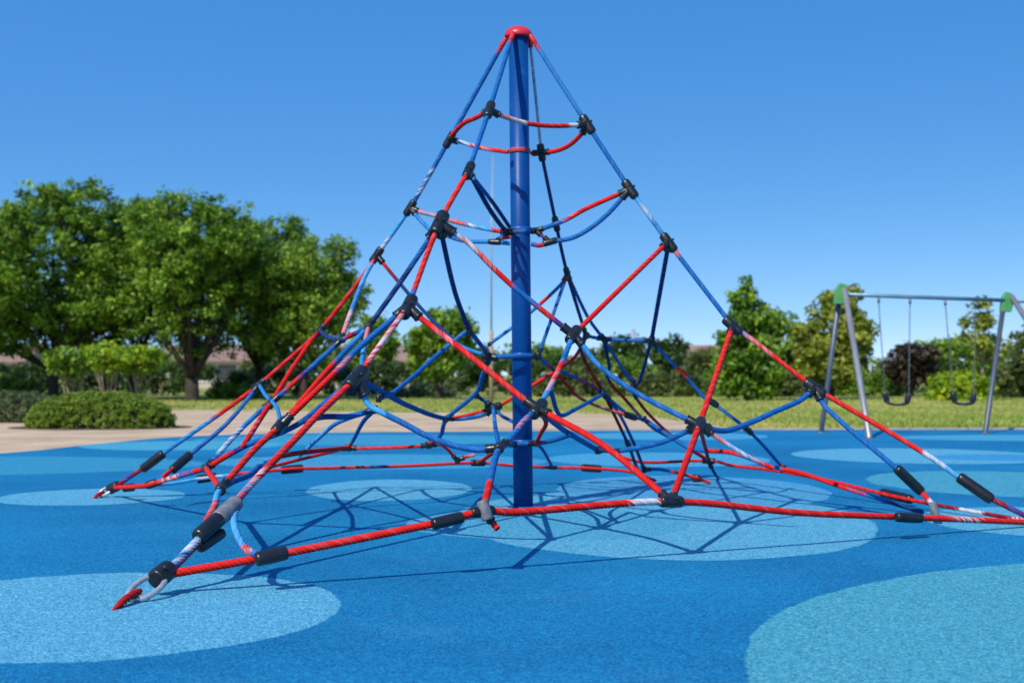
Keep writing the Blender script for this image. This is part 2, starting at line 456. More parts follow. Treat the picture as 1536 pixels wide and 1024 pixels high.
# (points, colour stops, radius)
R0 = .0182; RF = .0198; RB = .0150
ROPES = [
 # four main ropes from cap to the corners
 ('tA a1 a2', 'R:0 B:.06', R0), ('a2 a3 a4', 'R:0 B:.90', R0), ('a4 a5', 'R:0 RW:.15 RW:.55 R:.80', R0), ('a5 480,619 446,655 381,722 352,754', 'R:0 R:.72 RW:.80 LR:.90', RF),
 ('300,806,A sA', 'LW:0 BW:.5', RF),
 ('tD d1 d2 d3', 'R:0 B:.05 BW:.58 B:.72 L:.80 LW:.9', R0), ('d3 540,420 e1 469,507 e2', 'R:0', R0), ('e2 329,621 243,681', 'R:0 R:.38 BR:.42 LB:.5 T:.7', R0), ('216,701,D sD', 'K:0 V:.3 K:.6', R0),
 ('tB b1 b2', 'R:0 T:.07 B:.5', R0), ('b2 b3', 'L:0 LW:.3 T:.6', R0), ('b3 b4', 'R:0 RP:.08 B:.16', R0), ('b4 1117,501 b5', 'B:0 P:.18 RP:.25 R:.5', R0), ('b5 1392,683 1440,717', 'V:0 R:.08 R:.68 W:.74 LW:.8 L:.9', R0), ('1487,748,B sB', 'K:0 V:.3 K:.6 B:.8', R0),
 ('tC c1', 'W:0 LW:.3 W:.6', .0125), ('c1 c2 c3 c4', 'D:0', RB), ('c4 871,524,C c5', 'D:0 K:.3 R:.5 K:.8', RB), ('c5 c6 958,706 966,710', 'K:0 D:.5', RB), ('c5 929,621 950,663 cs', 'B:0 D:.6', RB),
 # first ring
 ('a1 748,172 790,185 830,189 b1', 'V:0 RW:.12 W:.25 R:.36 R:.74 W:.80 R:.90', R0), ('d1 684,196 697,184 715,176 a1', 'R:0', R0), ('d1 690,213 722,222 762,228,9.88', 'W:0 LW:.2 R:.40 RW:.6 R:.75', .0165),
 ('b1 873,200 855,217 835,226 c1', 'R:0', R0), ('c1 797,230,10.15', 'R:0', .017),
 # second ring
 ('d2 631,318 655,324 676,331 705,338 738,345 m1L', 'P:0 LP:.15 P:.30 RP:.45 LW:.6 L:.72 R:.85', .017), ('d2 644,343 670,353 696,361 m1F 765,365,9.75', 'T:0 B:.3 T:.6', .017),
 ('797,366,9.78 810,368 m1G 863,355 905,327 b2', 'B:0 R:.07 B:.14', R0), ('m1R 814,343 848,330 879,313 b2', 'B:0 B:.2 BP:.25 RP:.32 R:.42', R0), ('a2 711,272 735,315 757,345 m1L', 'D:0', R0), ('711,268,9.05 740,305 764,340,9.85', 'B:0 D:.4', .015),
 ('m1L 782,347,9.83 m1R', 'D:0 B:.5', .017), ('m1L m1F', 'B:0', .015), ('m1R m1G', 'V:0 R:.6', .015), ('m1R c2', 'B:0', .016), ('m1F 752,358,9.8 764,356,9.85', 'B:0 R:.4', .014),
 # front face
 ('a3 702,364 738,400 769,429 797,452 827,476 f1', 'P:0 LW:.05 PW:.15 RP:.28 R:.40 R:.52 B:.57 B:.68 R:.74 R:.80 V:.85', R0), ('b3 998,367 f1', 'R:0', R0),
 ('a4 626,473 710,538 785,598 p', 'R:0 RP:.2 R:.35', RF), ('p 823,621 906,668 w', 'R:0', RF), ('w q', 'R:0', RF), ('q b4', 'R:0', RF),
 ('f1 841,548 825,580 p', 'T:0 B:.2 R:.42 RP:.5 PL:.65 T:.8', R0), ('f1 876,520 896,546 953,588 q', 'T:0 B:.25 B:.85 BP:.93', R0), ('p 785,632 767,656 v', 'B:0 BP:.25 B:.55', R0), ('v 742,690 733,731 k', 'B:0 B:.5 R:.58', RF), ('k 738,782,6.66 746,793,6.64', 'R:0', .017),
 ('a5 543,585 553,607 572,618 604,634 642,654 678,667 715,674 v', 'L:0 L:.18 B:.28', R0), ('a5 563,582 612,608 x 700,627 730,620 y', 'B:0', R0),
 ('q 1086,646 1125,634 1165,616 1201,600 b5', 'V:0 B:.06', RF), ('o 958,671 995,662 q', 'B:0', R0), ('u o', 'D:0', .016), ('p 835,637 859,653 u', 'B:0', R0),
 ('sA 383,838 650,785 k 770,768 w 1200,769 1345,775 1420,778 sB', 'R:0 R:.40 W:.425 R:.455 R:.82 RW:.85 R:.9', RF),
 ('b5 1240,612 1348,705', 'B:0', R0), ('1380,735,B 1400,757,8.9', 'R:0 W:.7', .018),
 # left face
 ('a3 600,424 e5', 'B:0 D:.4', R0), ('e5 e4', 'B:0 K:.4 R:.6 B:.8', .0165), ('d3 546,418 522,480 e4', 'R:0 L:.12 T:.4 PW:.68 P:.9', R0), ('e4 462,555 e3', 'B:0 V:.5 R:.6 B:.8', R0),
 ('e1 493,506 e4', 'D:0', .0165), ('e1 469,508 435,558 e3', 'R:0', R0), ('e3 399,615 365,664', 'R:0 RP:.5 R:.8', R0), ('e3 391,616 357,648 e6', 'B:0 T:.25 BW:.45 LW:.7 B:.85', R0),
 ('e2 340,635 282,684', 'B:0', R0), ('258,704,10.05 246,714,9.9', 'R:0', .017), ('e2 398,592 415,611 e8', 'T:0', .014),
 ('e5 515,530 488,559 e8', 'T:0 B:.2 R:.40', R0), ('a4 540,520 505,556 e8', 'B:0 BP:.45 R:.55', RF), ('e8 380,676 e7', 'R:0', RF), ('a5 490,602 450,634 422,648 365,670 e6', 'B:0 B:.60 V:.72 R:.8', R0), ('e6 e7', 'R:0', R0),
 ('sD 219,728 243,721 e6', 'R:0 R:.4 RW:.55 BR:.75 R:.9', R0), ('e7 326,742 322,758 310,782 301,807', 'L:0 RP:.3 R:.6 R:.9', R0), ('301,810,A 262,850,A', 'K:0 R:.3', R0),
 ('355,756,6.55 351,780,6.45 357,803,6.3 367,820 380,829 404,833,AB', 'L:0 LT:.4 R:.66 RW:.72 B:.80 T:.9', .0185),
 # back left, inside and bottom back
 ('e7 349,722 376,711 389,699 425,683 z', 'B:0 B:.18 L:.24 R:.36', R0), ('401,701,10.6 446,690 z', 'R:0', RB), ('z 532,672 590,671 629,669 aa', 'R:0', RB), ('ab 545,632 531,658 z', 'B:0 B:.7 R:.8', RB), ('aa 664,668 683,687 bb', 'R:0', RB), ('bb 702,684 712,682', 'R:0 P:.7', RB), ('cc 728,687 v', 'R:0', RB),
 ('sD 261,724 297,718 436,703 480,702 600,699 cc 769,698 dd 886,702 948,708 984,721', 'R:0 L:.08 LW:.14 R:.20 R:.42 D:.44 R:.48', RB), ('y 750,608 800,577 846,548 864,533 c4', 'R:0', RB),
 ('ab 524,624 485,625 455,632,7.95', 'B:0 D:.5', R0), ('ab 506,634,8.8 482,653 450,683,10.2', 'T:0 L:.5', RB), ('e5 546,520 541,563,7.75', 'P:0 L:.3 T:.6', .015), ('d3 599,424 639,470 681,510 696,521 m2L', 'R:0 K:.10 D:.22 D:.7 T:.8', RB), ('a3 682,437 n1', 'D:0', R0), ('n1 m2L', 'B:0', R0), ('n1 668,522 592,587 ac', 'T:0 B:.3', RB),
 ('m2L 770,534,9.83 m2R', 'B:0', .019), ('m2R 822,548 r', 'B:0 R:.7', .016), ('m2L 724,562 715,588 x 661,652 aa', 'B:0 B:.72 R:.85', R0), ('y2 y', 'B:0', RB), ('n2 767,492 801,464 842,426 c3', 'T:0 T:.45 R:.58 R:.68 T:.72 R:.95', RB), ('c3 827,479 m2R', 'R:0 B:.12', RB), ('c3 882,476 f2', 'R:0 B:.15', RB),
 ('y 743,640 v', 'T:0 B:.5', RB), ('y 754,624 769,632,10.3', 'B:0', RB), ('y 702,622 x', 'R:0', .013), ('v m3L m3R', 'R:0 R:.3 B:.5', .017), ('m3R 811,650 819,634 p', 'R:0', .015), ('m3R 830,660 857,651,8.5', 'R:0 BR:.1 B:.3', .017), ('m3R 814,674 dd', 'B:0 BR:.5', .013),
 ('c5 864,613 840,622 826,585,8.15', 'B:0', RB), ('r 859,587 872,598 905,612 t', 'R:0 RP:.4', .014), ('r 880,574 c5', 'B:0 BR:.4', .014), ('c5 925,608 t t2', 'B:0', RB),
 # back right
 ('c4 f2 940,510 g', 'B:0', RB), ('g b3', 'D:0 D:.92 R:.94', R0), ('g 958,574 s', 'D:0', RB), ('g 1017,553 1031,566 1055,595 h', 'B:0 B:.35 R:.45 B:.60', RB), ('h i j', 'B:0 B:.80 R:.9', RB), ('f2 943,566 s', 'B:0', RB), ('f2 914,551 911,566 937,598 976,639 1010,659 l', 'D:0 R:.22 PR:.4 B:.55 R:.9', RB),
 ('s s2 984,632 1031,671 1049,681 l', 'R:0', RB), ('t2 1010,657 1040,673 1099,679 1160,700 1201,709 1272,733 1324,749 1384,768,9.2', 'B:0 B:.22 R:.28 BR:.4 B:.5 R:.56 R:.72 BR:.78 B:.84 D:.9', R0), ('q 1055,660 l', 'R:0 K:.5', RB), ('q 1099,671 1125,686 1160,702', 'P:0 LW:.4 PL:.7 R:.85', .015),
 ('927,684,12.2 966,693 l 1099,698 1159,705 1240,720 1345,745 1450,765 sB', 'R:0 R:.74 K:.78 W:.85 K:.9 RW:.95', RB), ('cs 992,704 1039,715 1065,724', 'B:0 R:.4', RB), ('l 1070,706 1078,718', 'D:0', RB),
]
STOP_CACHE = {}
def parse_stops(s):
    out = []
    for t in s.split():
        c, p = t.split(':'); out.append((float(p), c))
    return out

def rope_points(spec):
    toks = spec.split(); P = []; names = []
    for t in toks:
        if ',' in t:
            q = t.split(',')
            px, py = float(q[0]), float(q[1])
            if len(q) > 2:
                try: s = float(q[2])
                except ValueError: s = q[2]
                P.append([px, py, depth_of(px, py, s)])
            else: P.append([px, py, None])
            names.append(None)
        else:
            px, py, s, _ = NODES[t]
            P.append([px, py, NP[t][1]]); names.append(t)
    # depth of the way points: linear in 1/d along the pixel length
    arc = [0]
    for a, b in zip(P, P[1:]): arc.append(arc[-1] + math.hypot(b[0] - a[0], b[1] - a[1]))
    known = [i for i, p in enumerate(P) if p[2] is not None]
    for i, p in enumerate(P):
        if p[2] is None:
            lo = max([k for k in known if k < i], default=None); hi = min([k for k in known if k > i], default=None)
            if hi is None:
                p[2] = P[lo][2] if lo is not None else 10
            elif lo is None: p[2] = P[hi][2]
            else:
                u = (arc[i] - arc[lo]) / max(arc[hi] - arc[lo], 1e-6)
                p[2] = 1 / ((1 - u) / P[lo][2] + u / P[hi][2])
    return [at(*p) for p in P], names

# trailing way points that need a corner's plane
fix = {'a5 480,619 446,655 381,722 352,754': ('352,754', '352,754,A'), 'e2 329,621 243,681': ('243,681', '243,681,D'),
       'b5 1392,683 1440,717': ('1440,717', '1440,717,B'), 'b5 1240,612 1348,705': ('1348,705', '1348,705,8.95'),
       'e2 340,635 282,684': ('282,684', '282,684,10.2'), 'e3 399,615 365,664': ('365,664', '365,668,8.3'), 'e7 326,742 322,758 310,782 301,807': ('301,807', '301,807,A')}
DIRS = {n: [] for n in NODES}
rootN = empty('climbing_net', (MX, MY, 0), 'tall red and blue rope pyramid net round a blue mast on blue rubber ground', 'climbing net')

def make_rope(spec, stops, r):
    for key, (a, b) in fix.items():
        if spec == key: spec = spec[:len(spec) - len(a)] + b
    P, names = rope_points(spec)
    dm = min(p[1] for p in P)
    step = .0085 if dm < 9.0 else .013
    pts, u = smooth_path(P, step)
    # directions for the connectors
    for i, n in enumerate(names):
        if n is None: continue
        d = np.linalg.norm(pts - P[i], axis=1); j = int(np.argmin(d))
        st = max(2, int(.06 / step))
        if i < len(names) - 1 or j < len(pts) - st:
            q = pts[min(j + st, len(pts) - 1)] - P[i]
            if np.linalg.norm(q) > .02: DIRS[n].append((q / np.linalg.norm(q), r))
        if i > 0:
            q = pts[max(j - st, 0)] - P[i]
            if np.linalg.norm(q) > .02: DIRS[n].append((q / np.linalg.norm(q), r))
    T, N, B = frames(pts)
    ns = 6; per = 4; n = ns * per
    a0 = np.arange(n) / n * 2 * np.pi
    prof = np.tile([.79, .97, 1.0, .97], ns)
    pitch = r * 6.8
    ang = a0[None, :] + (u / pitch * 2 * np.pi)[:, None]
    rr = r * prof[None, :] * np.ones((len(pts), 1))
    ring = pts[:, None, :] + rr[..., None] * (np.cos(ang)[..., None] * N[:, None, :] + np.sin(ang)[..., None] * B[:, None, :])
    st = parse_stops(stops)
    t = u / u[-1]
    col = np.ones((len(pts), n, 4))
    L = u[-1]
    for k in range(ns):
        jit = rng.uniform(-.028, .028) / max(L, .2)
        tk = t + jit + rng.normal(0, .006, len(t)) / max(L, .3)
        idx = np.zeros(len(t), int)
        for si, (p0, c) in enumerate(st): idx[tk >= p0] = si
        idx[tk < st[0][0]] = 0
        ph = rng.uniform(0, 6.28, 3)
        wob = np.sin(u * 21 + ph[0]) + np.sin(u * 47 + ph[1]) * .8 + np.sin(u * 9 + ph[2]) + rng.normal(0, .35, len(u))
        mfac = np.clip(.5 + .42 * wob + (.12 if k % 2 else -.12), 0, 1)[:, None] * .9      # worn streaks, uneven along each strand
        c1 = np.array([PAL[c[0]] for _, c in st])[idx]; c2 = np.array([PAL[c[-1]] for _, c in st])[idx]
        cc = c1 * (1 - mfac) + c2 * mfac
        # soften
        ker = np.ones(3) / 3
        if len(cc) > 6:
            cc = np.stack([np.convolve(np.pad(cc[:, m], 1, mode='edge'), ker, mode='valid') for m in range(3)], 1)
        # wear and sun fading along the strand
        w = rng.uniform(.86, 1.1) * (1 + .10 * np.sin(u * rng.uniform(2, 5) + rng.uniform(0, 6)))
        cc = cc * w[:, None]
        fade = np.clip(rng.normal(-.25, .3) + .22 * np.sin(u * rng.uniform(3, 8) + rng.uniform(0, 6)), 0, .08)[:, None]
        cc = cc * (1 - fade) + fade * np.array([.45, .47, .50])
        for m in range(per): col[:, k * per + m, :3] = cc
    m = len(pts)
    I = np.arange(m - 1)[:, None] * n; K = np.arange(n)[None, :]; K2 = (K + 1) % n
    f = np.stack([I + K, I + K2, I + n + K2, I + n + K], -1).reshape(-1, 4)
    mb = MB()
    fl = f.tolist() + [list(range(n - 1, -1, -1)), [(m - 1) * n + kk for kk in range(n)]]
    mb.add(ring.reshape(-1, 3), fl, col.reshape(-1, 4))
    return mb.build('rope', M_ROPE, rootN)
for spec, stops, r in ROPES: make_rope(spec, stops, r)

# moulded connectors where ropes meet
def make_connector(n):
    size = NODES[n][3]
    if size <= 0: return
    c = NP[n]; ds = DIRS[n]
    uniq = []
    for d, r in ds:
        if all(np.dot(d, e) < .93 for e, _ in uniq): uniq.append((d, r))
    if not uniq: return
    mb = MB()
    R = .0315 * size
    # long body along the straightest pair
    best = None
    for i in range(len(uniq)):
        for j in range(i + 1, len(uniq)):
            k = np.dot(uniq[i][0], uniq[j][0])
            if best is None or k < best[0]: best = (k, i, j)
    used = set()
    if best and best[0] < -.75:
        d = uniq[best[1]][0] - uniq[best[2]][0]; d /= np.linalg.norm(d)
        mb.capsule(c - d * .070 * size, c + d * .070 * size, R, 14, .024)
        used = {best[1], best[2]}
    else:
        mb.capsule(c - np.array([0, 0, .036 * size]), c + np.array([0, 0, .036 * size]), R * 1.05, 14, .03)
    for i, (d, r) in enumerate(uniq):
        if i in used: continue
        mb.capsule(c + d * .004, c + d * (.078 * size), R * .80, 12, .014)
        mb.capsule(c + d * (.078 * size - .014), c + d * (.078 * size + .003), R * .88, 12, .006)
    # two bolt heads on the body facing up / sideways
    v = np.array([.25, -.85, .45]); v /= np.linalg.norm(v)
    for sx in (-.018, .018):
        off = np.array([sx, 0, .006]) * size
        mb.capsule(c + off + v * R * .80, c + off + v * R * 1.10, .0075 * size, 8, .003)
    mb.build('connector', M_RUB, rootN)
for n in NODES: make_connector(n)

# pressed sleeves on the ropes
def sleeve(a, b, r, mat=M_RUB, name='sleeve', worn=False):
    mb = MB(); a = np.asarray(a, float); b = np.asarray(b, float)
    L = np.linalg.norm(b - a); u = (b - a) / L
    prof = [(0, .55), (.012, .72), (.03, .90), (.07, .97), (.12, 1.0), (.5, 1.015), (.88, 1.0), (.93, .97), (.97, .90), (.988, .72), (1, .55)]
    mb.tube([a + u * L * t for t, _ in prof], [r * k for _, k in prof], 20)
    return mb.build(name, mat, rootN)
def S(px0, py0, px1, py1, s, r, mat=M_RUB):
    return sleeve(at(px0, py0, depth_of(px0, py0, s)), at(px1, py1, depth_of(px1, py1, s)), r, mat)
S(330, 776, 296, 806, 'A', .039)
o = S(356, 752, 326, 779, 'A', .0405, M_RUBG); tag(o, 'grey worn upper half of the large sleeve')
S(334, 798, 299, 822, 'A', .027)
S(383, 839, 431, 828, 'AB', .034)
S(648, 786, 694, 775, 'AB', .030)
S(1344, 775, 1383, 777, 'AB', .030)
S(246, 679, 213, 704, 'D', .037)
sleeve(at(286, 681, 10.2), at(257, 706, 10.05), .035)
S(1437, 714, 1489, 750, 'B', .038)
sleeve(at(1344, 701, 8.95), at(1383, 738, depth_of(1380, 735, 'B')), .035)
S(1322, 738, 1368, 749, 'CB', .037); sleeve(at(1320, 748, 11.0), at(1354, 760, 10.85), .030)
S(184, 732, 202, 730, 10.5, .032); S(219, 728, 235, 723, 9.95, .03)
S(421, 705, 455, 702, 'DC', .036); S(295, 719, 325, 714, 'DC', .036)
S(872, 701, 902, 703, 'DC', .035); S(1055, 600, 1057, 601, 'K', .001) if False else None
o = sleeve(at(1398, 752, 8.9), at(1406, 780, 8.88), .028, M_RUBG); tag(o, 'grey worn clamp')
o = sleeve(at(723, 750, 6.63), at(732, 780, 6.62), .030, M_RUBG); tag(o, 'grey worn clamp')

# corner anchors: clamp, steel link, rope tail into the ground
def anchor(clamp, inner, tail0, tail1, s, scale=1.0):
    ring = MB()
    c = at(*clamp, depth_of(clamp[0], clamp[1], s)); i = at(*inner, depth_of(inner[0], inner[1], s))
    ax = c - i; L = np.linalg.norm(ax); ax /= L
    # thick collar lying across the rope
    p0 = c - ax * .035 * scale; p1 = c + ax * .075 * scale
    prof = [(0, .80), (.0, 1.0), (.08, 1.08), (.2, 1.12), (.8, 1.10), (.92, 1.05), (1, .95), (1, .5)]
    ring.tube([p0 + (p1 - p0) * t for t, _ in prof], [.043 * scale * k for _, k in prof], 22)
    ring.capsule(c + ax * .03 + np.array([.02, -.05 * scale, .03 * scale]), c + ax * .03 + np.array([.026, -.068 * scale, .04 * scale]), .011 * scale, 8, .003)
    ring.build('anchor_clamp', M_RUB, rootN)
    # oval steel link
    side = np.cross(ax, [0, -.55, .85]); side /= np.linalg.norm(side)
    th = np.linspace(0, 2 * np.pi, 33)
    mid = (c - ax * .015 + i - ax * .02 * scale) / 2
    a = np.linalg.norm(c - i) / 2 + .02 * scale
    pts = [mid + ax * a * math.cos(t) + side * .056 * scale * np.sign(math.sin(t)) * abs(math.sin(t)) ** .75 for t in th]
    lk = MB(); lk.tube(pts, .0130 * scale, 10, False); lk.build('shackle', M_STEEL, rootN)
    # tail: whipped rope end, buried in the surface
    t0 = at(*tail0, depth_of(tail0[0], tail0[1], s)); t1 = ground(*tail1); t1[2] = -.02
    tl = MB(); n = 60; ns = 6
    P = np.array([t0 + (t1 - t0) * k + np.array([0, 0, .015 * scale * math.sin(math.pi * k)]) for k in np.linspace(0, 1, n)])
    T, N, B = frames(P); a0 = np.arange(18) / 18 * 2 * np.pi
    rad = np.interp(np.linspace(0, 1, n), [0, .04, .12, .6, 1], [.010, .016, .019, .018, .005]) * scale
    ang = a0[None] + np.linspace(0, 11, n)[:, None]
    rr = rad[:, None] * np.tile([.66, 1, 1], 6)[None]
    ringv = P[:, None] + rr[..., None] * (np.cos(ang)[..., None] * N[:, None] + np.sin(ang)[..., None] * B[:, None])
    f = []
    for q in range(n - 1):
        for k in range(18): f.append((q * 18 + k, q * 18 + (k + 1) % 18, (q + 1) * 18 + (k + 1) % 18, (q + 1) * 18 + k))
    f.append(tuple(range(17, -1, -1)))
    tl.add(ringv.reshape(-1, 3), f, np.tile([[.5, .016, .016, 1]] * 3 + [[.36, .010, .012, 1]] * 3, (n * 3, 1)))
    tl.build('anchor_rope', M_ROPE, rootN)
anchor((240, 864), (207, 891), (211, 886), (163, 917), 'A', 1.0)
anchor((168, 732), (153, 739), (156, 738), (137, 748), 'D', .9)
anchor((1556, 782), (1575, 792), (1572, 790), (1592, 797), 'B', 1.0)
anchor((1046, 718), (1056, 722), (1054, 721), (1066, 725), 'C', .8)

# mast
base = np.array([MX, MY, 0.0]); top = at(777.5, 52, MY)
ml = MB()
ml.tube([base - [0, 0, .03], base * .5 + top * .5, top], [.0735, .0735, .0735], 40)
mast = ml.build('mast', M_MAST, rootN)
cp = MB(); ct = at(777.5, 56, MY)
cprof = [(-.004, .06), (-.004, .102), (.004, .106), (.018, .106), (.03, .102), (.046, .092), (.060, .076), (.071, .055), (.077, .03), (.079, .004)]
cp.tube([ct + [0, 0, z] for z, _ in cprof], [r for _, r in cprof], 36)
cp.build('mast_cap', M_RED, mast)
def collar(py, h, r, mat, wob=0):
    mb = MB(); f_ = (py - 52) / (762 - 52)
    c = top + (base - top) * f_
    mb.tube([c + [0, 0, z] for z in (-h / 2, -h / 2, -h * .3, h * .3, h / 2, h / 2)], [.070, r * .97, r, r, r * .97, .070], 36)
    return mb.build('mast_collar', mat, mast)
tag(collar(227, .034, .0815, M_REDWORN), 'thin faded red collar')
collar(346, .040, .086, M_COLLAR); collar(535, .045, .090, M_COLLAR); collar(665, .045, .090, M_COLLAR)
# little bolts around the lower collars
for py in (535, 665):
    f_ = (py - 52) / 710.; c = top + (base - top) * f_
    for ang in (-120, -90, -60, -30, -150):
        a = math.radians(ang); u = np.array([math.cos(a), math.sin(a), 0])
        mb = MB(); mb.capsule(c + u * .084, c + u * .103, .012, 8, .004); mb.build('collar_bolt', M_RUB, mast)
fl = MB(); fl.tube([base + [0, 0, z] for z in (-.01, .006, .010)], [.12, .12, .085], 32); fl.build('mast_foot', M_MAST, mast)
# ferrules where the main ropes leave the cap
for n, d in (('tA', 'a1'), ('tB', 'b1'), ('tD', 'd1'), ('tC', 'c1')):
    a = NP[n]; b = NP[d]; u = (b - a) / np.linalg.norm(b - a)
    mb = MB(); mb.capsule(a - u * .02, a + u * .05, .0195, 12, .006); mb.build('cap_ferrule', M_RED, mast)

# ------------------------------------------------------------------ swing set
sd0, sd1 = 22.0, 23.0
TL = at(1264, 436, sd0); TR = at(1511, 447, sd1)
sw = empty('swing_set', (float((TL[0] + TR[0]) / 2), float((TL[1] + TR[1]) / 2), 0), 'grey metal swing frame with green corner brackets at the edge of the blue surface', 'swing set')
def leg(a, b, r, mat):
    mb = MB(); a = np.asarray(a, float); b = np.asarray(b, float)
    u = (a - b) / np.linalg.norm(a - b)
    mb.tube([b - u * .05, b + u * .02, a], [r, r, r], 16)
    return mb.build('leg', mat, sw)
gl = [ground(1232, 648), ground(1304, 657)]
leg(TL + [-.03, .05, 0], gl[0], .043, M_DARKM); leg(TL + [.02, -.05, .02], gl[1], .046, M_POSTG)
gr0 = ground(1478, 649); gr1 = gr0 + [.95, -2.3, 0]
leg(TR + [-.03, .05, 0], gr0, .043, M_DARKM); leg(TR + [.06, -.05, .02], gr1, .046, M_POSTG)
for p in gl + [gr0, gr1]:
    mb = MB(); mb.tube([p + [0, 0, -.01], p + [0, 0, .012], p + [0, 0, .016]], [.11, .11, .09], 16); mb.build('foot_plate', M_DARKM, sw)
bm = MB(); bdir = (TR - TL) / np.linalg.norm(TR - TL)
BL = TL + [0, 0, -.06]; BR = TR + [0, 0, -.04]
bm.tube([BL, BR + bdir * .0], .034, 16); bm.build('crossbeam', M_BEAM, sw)
# the frame carries on to the right
bm = MB(); bm.tube([BR + bdir * .02, BR + bdir * 2.4], .034, 16); bm.build('crossbeam', M_BEAM, sw)
e2 = BR + bdir * 2.4
for dx, dy in ((-.25, .9), (.25, -1.3)):
    leg(e2 + [0, 0, .03], np.array([e2[0] + dx, e2[1] + dy, 0]), .043, M_DARKM)
def bracket(c, sgn, flip):
    mb = MB(); t = .05
    # tapered green plate around the leg tops
    out = [(-.12, -.20), (.07, -.20), (.11, -.02), (.08, .12), (-.02, .15), (-.09, .05)]
    vs = []
    for y in (-t, t):
        vs += [(c[0] + x, c[1] + y, c[2] + z - .02) for x, z in out]
    n = len(out)
    f = [tuple(range(n)), tuple(range(2 * n - 1, n - 1, -1))] + [(i, i + n, (i + 1) % n + n, (i + 1) % n) for i in range(n)]
    mb.add(vs, f); return mb.build('corner_bracket', M_GREEN, sw, False, .012)
bracket(TL + [-.03, 0, 0], 1, 0); bracket(TR + [-.01, 0, -.02], 1, 0)

def swing(label, t0, t1, b0, b1, seat_y):
    """t*, b*: (px, py) of chain tops and bottoms"""
    def beam_d(px):
        k = (px - 768) / F
        t = (k * BL[1] - BL[0]) / ((BR[0] - BL[0]) - k * (BR[1] - BL[1]))
        return BL + (BR - BL) * t
    A0, A1 = beam_d(t0), beam_d(t1)
    d = float((A0[1] + A1[1]) / 2)
    B0 = at(b0[0], b0[1], d); B1 = at(b1[0], b1[1], d)
    root = empty('swing', (float((B0[0] + B1[0]) / 2), d, float(B0[2])), label, 'swing', 'swings hanging from the swing set')
    for A, Bq in ((A0, B0), (A1, B1)):
        mb = MB()
        mb.tube([A + [0, 0, -.04], A + [0, 0, -.12]], .022, 10)
        L = np.linalg.norm(A - Bq); n = int(L / .05)
        for i in range(n):
            p = A + [0, 0, -.1] + (Bq - A - [0, 0, -.1]) * (i / n); q = A + [0, 0, -.1] + (Bq - A - [0, 0, -.1]) * ((i + 1.25) / n)
            s = np.array([.011, 0, 0]) if i % 2 else np.array([0, .011, 0])
            m = (p + q) / 2
            mb.tube([p, (p + m) / 2 + s, m + s, (q + m) / 2 + s, q, (q + m) / 2 - s, m - s, (p + m) / 2 - s, p], .0045, 5, False)
        mb.build('chain', M_CHAIN, root)
        mb = MB(); sgn = 1 if Bq is B1 else -1
        mb.capsule(Bq + [sgn * .01, 0, .09], Bq + [-sgn * .03, 0, -.06], .05, 10, .03); mb.build('seat_bracket', M_RUB, root)
    # sagging belt seat
    mb = MB(); n = 17; vs = []; f = []
    for i in range(n):
        u = i / (n - 1); x = B0 + (B1 - B0) * u
        w = .085 + .03 * math.sin(math.pi * u)
        z = -.03 - .055 * (1 - abs(2 * u - 1) ** 3)
        for dy, dz in ((-w, .0), (w, .0), (w, -.035), (-w, -.035)):
            vs.append((x[0], x[1] + dy, x[2] + z + dz))
        if i:
            a = (i - 1) * 4; c = i * 4
            for k in range(4): f.append((a + k, a + (k + 1) % 4, c + (k + 1) % 4, c + k))
    f += [(3, 2, 1, 0), tuple((n - 1) * 4 + k for k in range(4))]
    mb.add(vs, f); mb.build('seat', M_RUB, root, True)
    return root
swing('black belt swing nearer the green bracket beside the grey leg', 1318, 1365, (1328, 597), (1363, 598), 604)
swing('black belt swing beside the dark leg on the far right', 1418, 1463, (1430, 597), (1461, 597), 603)

# ------------------------------------------------------------------ vegetation
def leaves(mb, centers, rads, count, size, up=.35, tint=(0, 1), squash=.8):
    """leaf-shaped faces spread through clumps"""
    centers = np.asarray(centers); k = len(centers)
    idx = rng.integers(0, k, count)
    d = rng.normal(0, 1, (count, 3)); d /= np.linalg.norm(d, axis=1)[:, None]
    rr = rng.uniform(0, 1, count) ** .5
    p = centers[idx] + d * (rr * np.asarray(rads)[idx])[:, None] * np.array([1, 1, squash])
    nrm = d * .7 + rng.normal(0, .55, (count, 3)) + np.array([0, 0, up]); nrm /= np.linalg.norm(nrm, axis=1)[:, None]
    ref = rng.normal(0, 1, (count, 3))
    a = np.cross(nrm, ref); a /= np.linalg.norm(a, axis=1)[:, None]
    b = np.cross(nrm, a)
    sz = size * rng.uniform(.6, 1.35, count)[:, None]
    v = np.stack([p - a * sz, p + b * sz * .5 + nrm * sz * .1, p + a * sz, p - b * sz * .5 + nrm * sz * .1], 1)
    ct = rng.normal(.5, .24, k)
    tv = np.clip(ct[idx] + rng.normal(0, .17, count), 0, 1)
    c = np.ones((count, 4, 4)); c[:, :, 0] = tv[:, None]; c[:, :, 1] = tv[:, None]; c[:, :, 2] = tv[:, None]
    mb.add(v.reshape(-1, 3), np.arange(count * 4).reshape(-1, 4).tolist(), c.reshape(-1, 4))

def clump_centres(lobes, n, cl):
    """lobes: (x,y,z,rx,ry,rz); clumps mostly near the lobes' skins"""
    L = np.array(lobes, float)
    wt = L[:, 3] * L[:, 5]; wt /= wt.sum()
    idx = rng.choice(len(L), n, p=wt)
    d = rng.normal(0, 1, (n, 3)); d /= np.linalg.norm(d, axis=1)[:, None]
    rr = rng.uniform(.25, 1.0, n) ** .45 * rng.uniform(.9, 1.08, n)
    return L[idx, :3] + d * rr[:, None] * L[idx, 3:6]

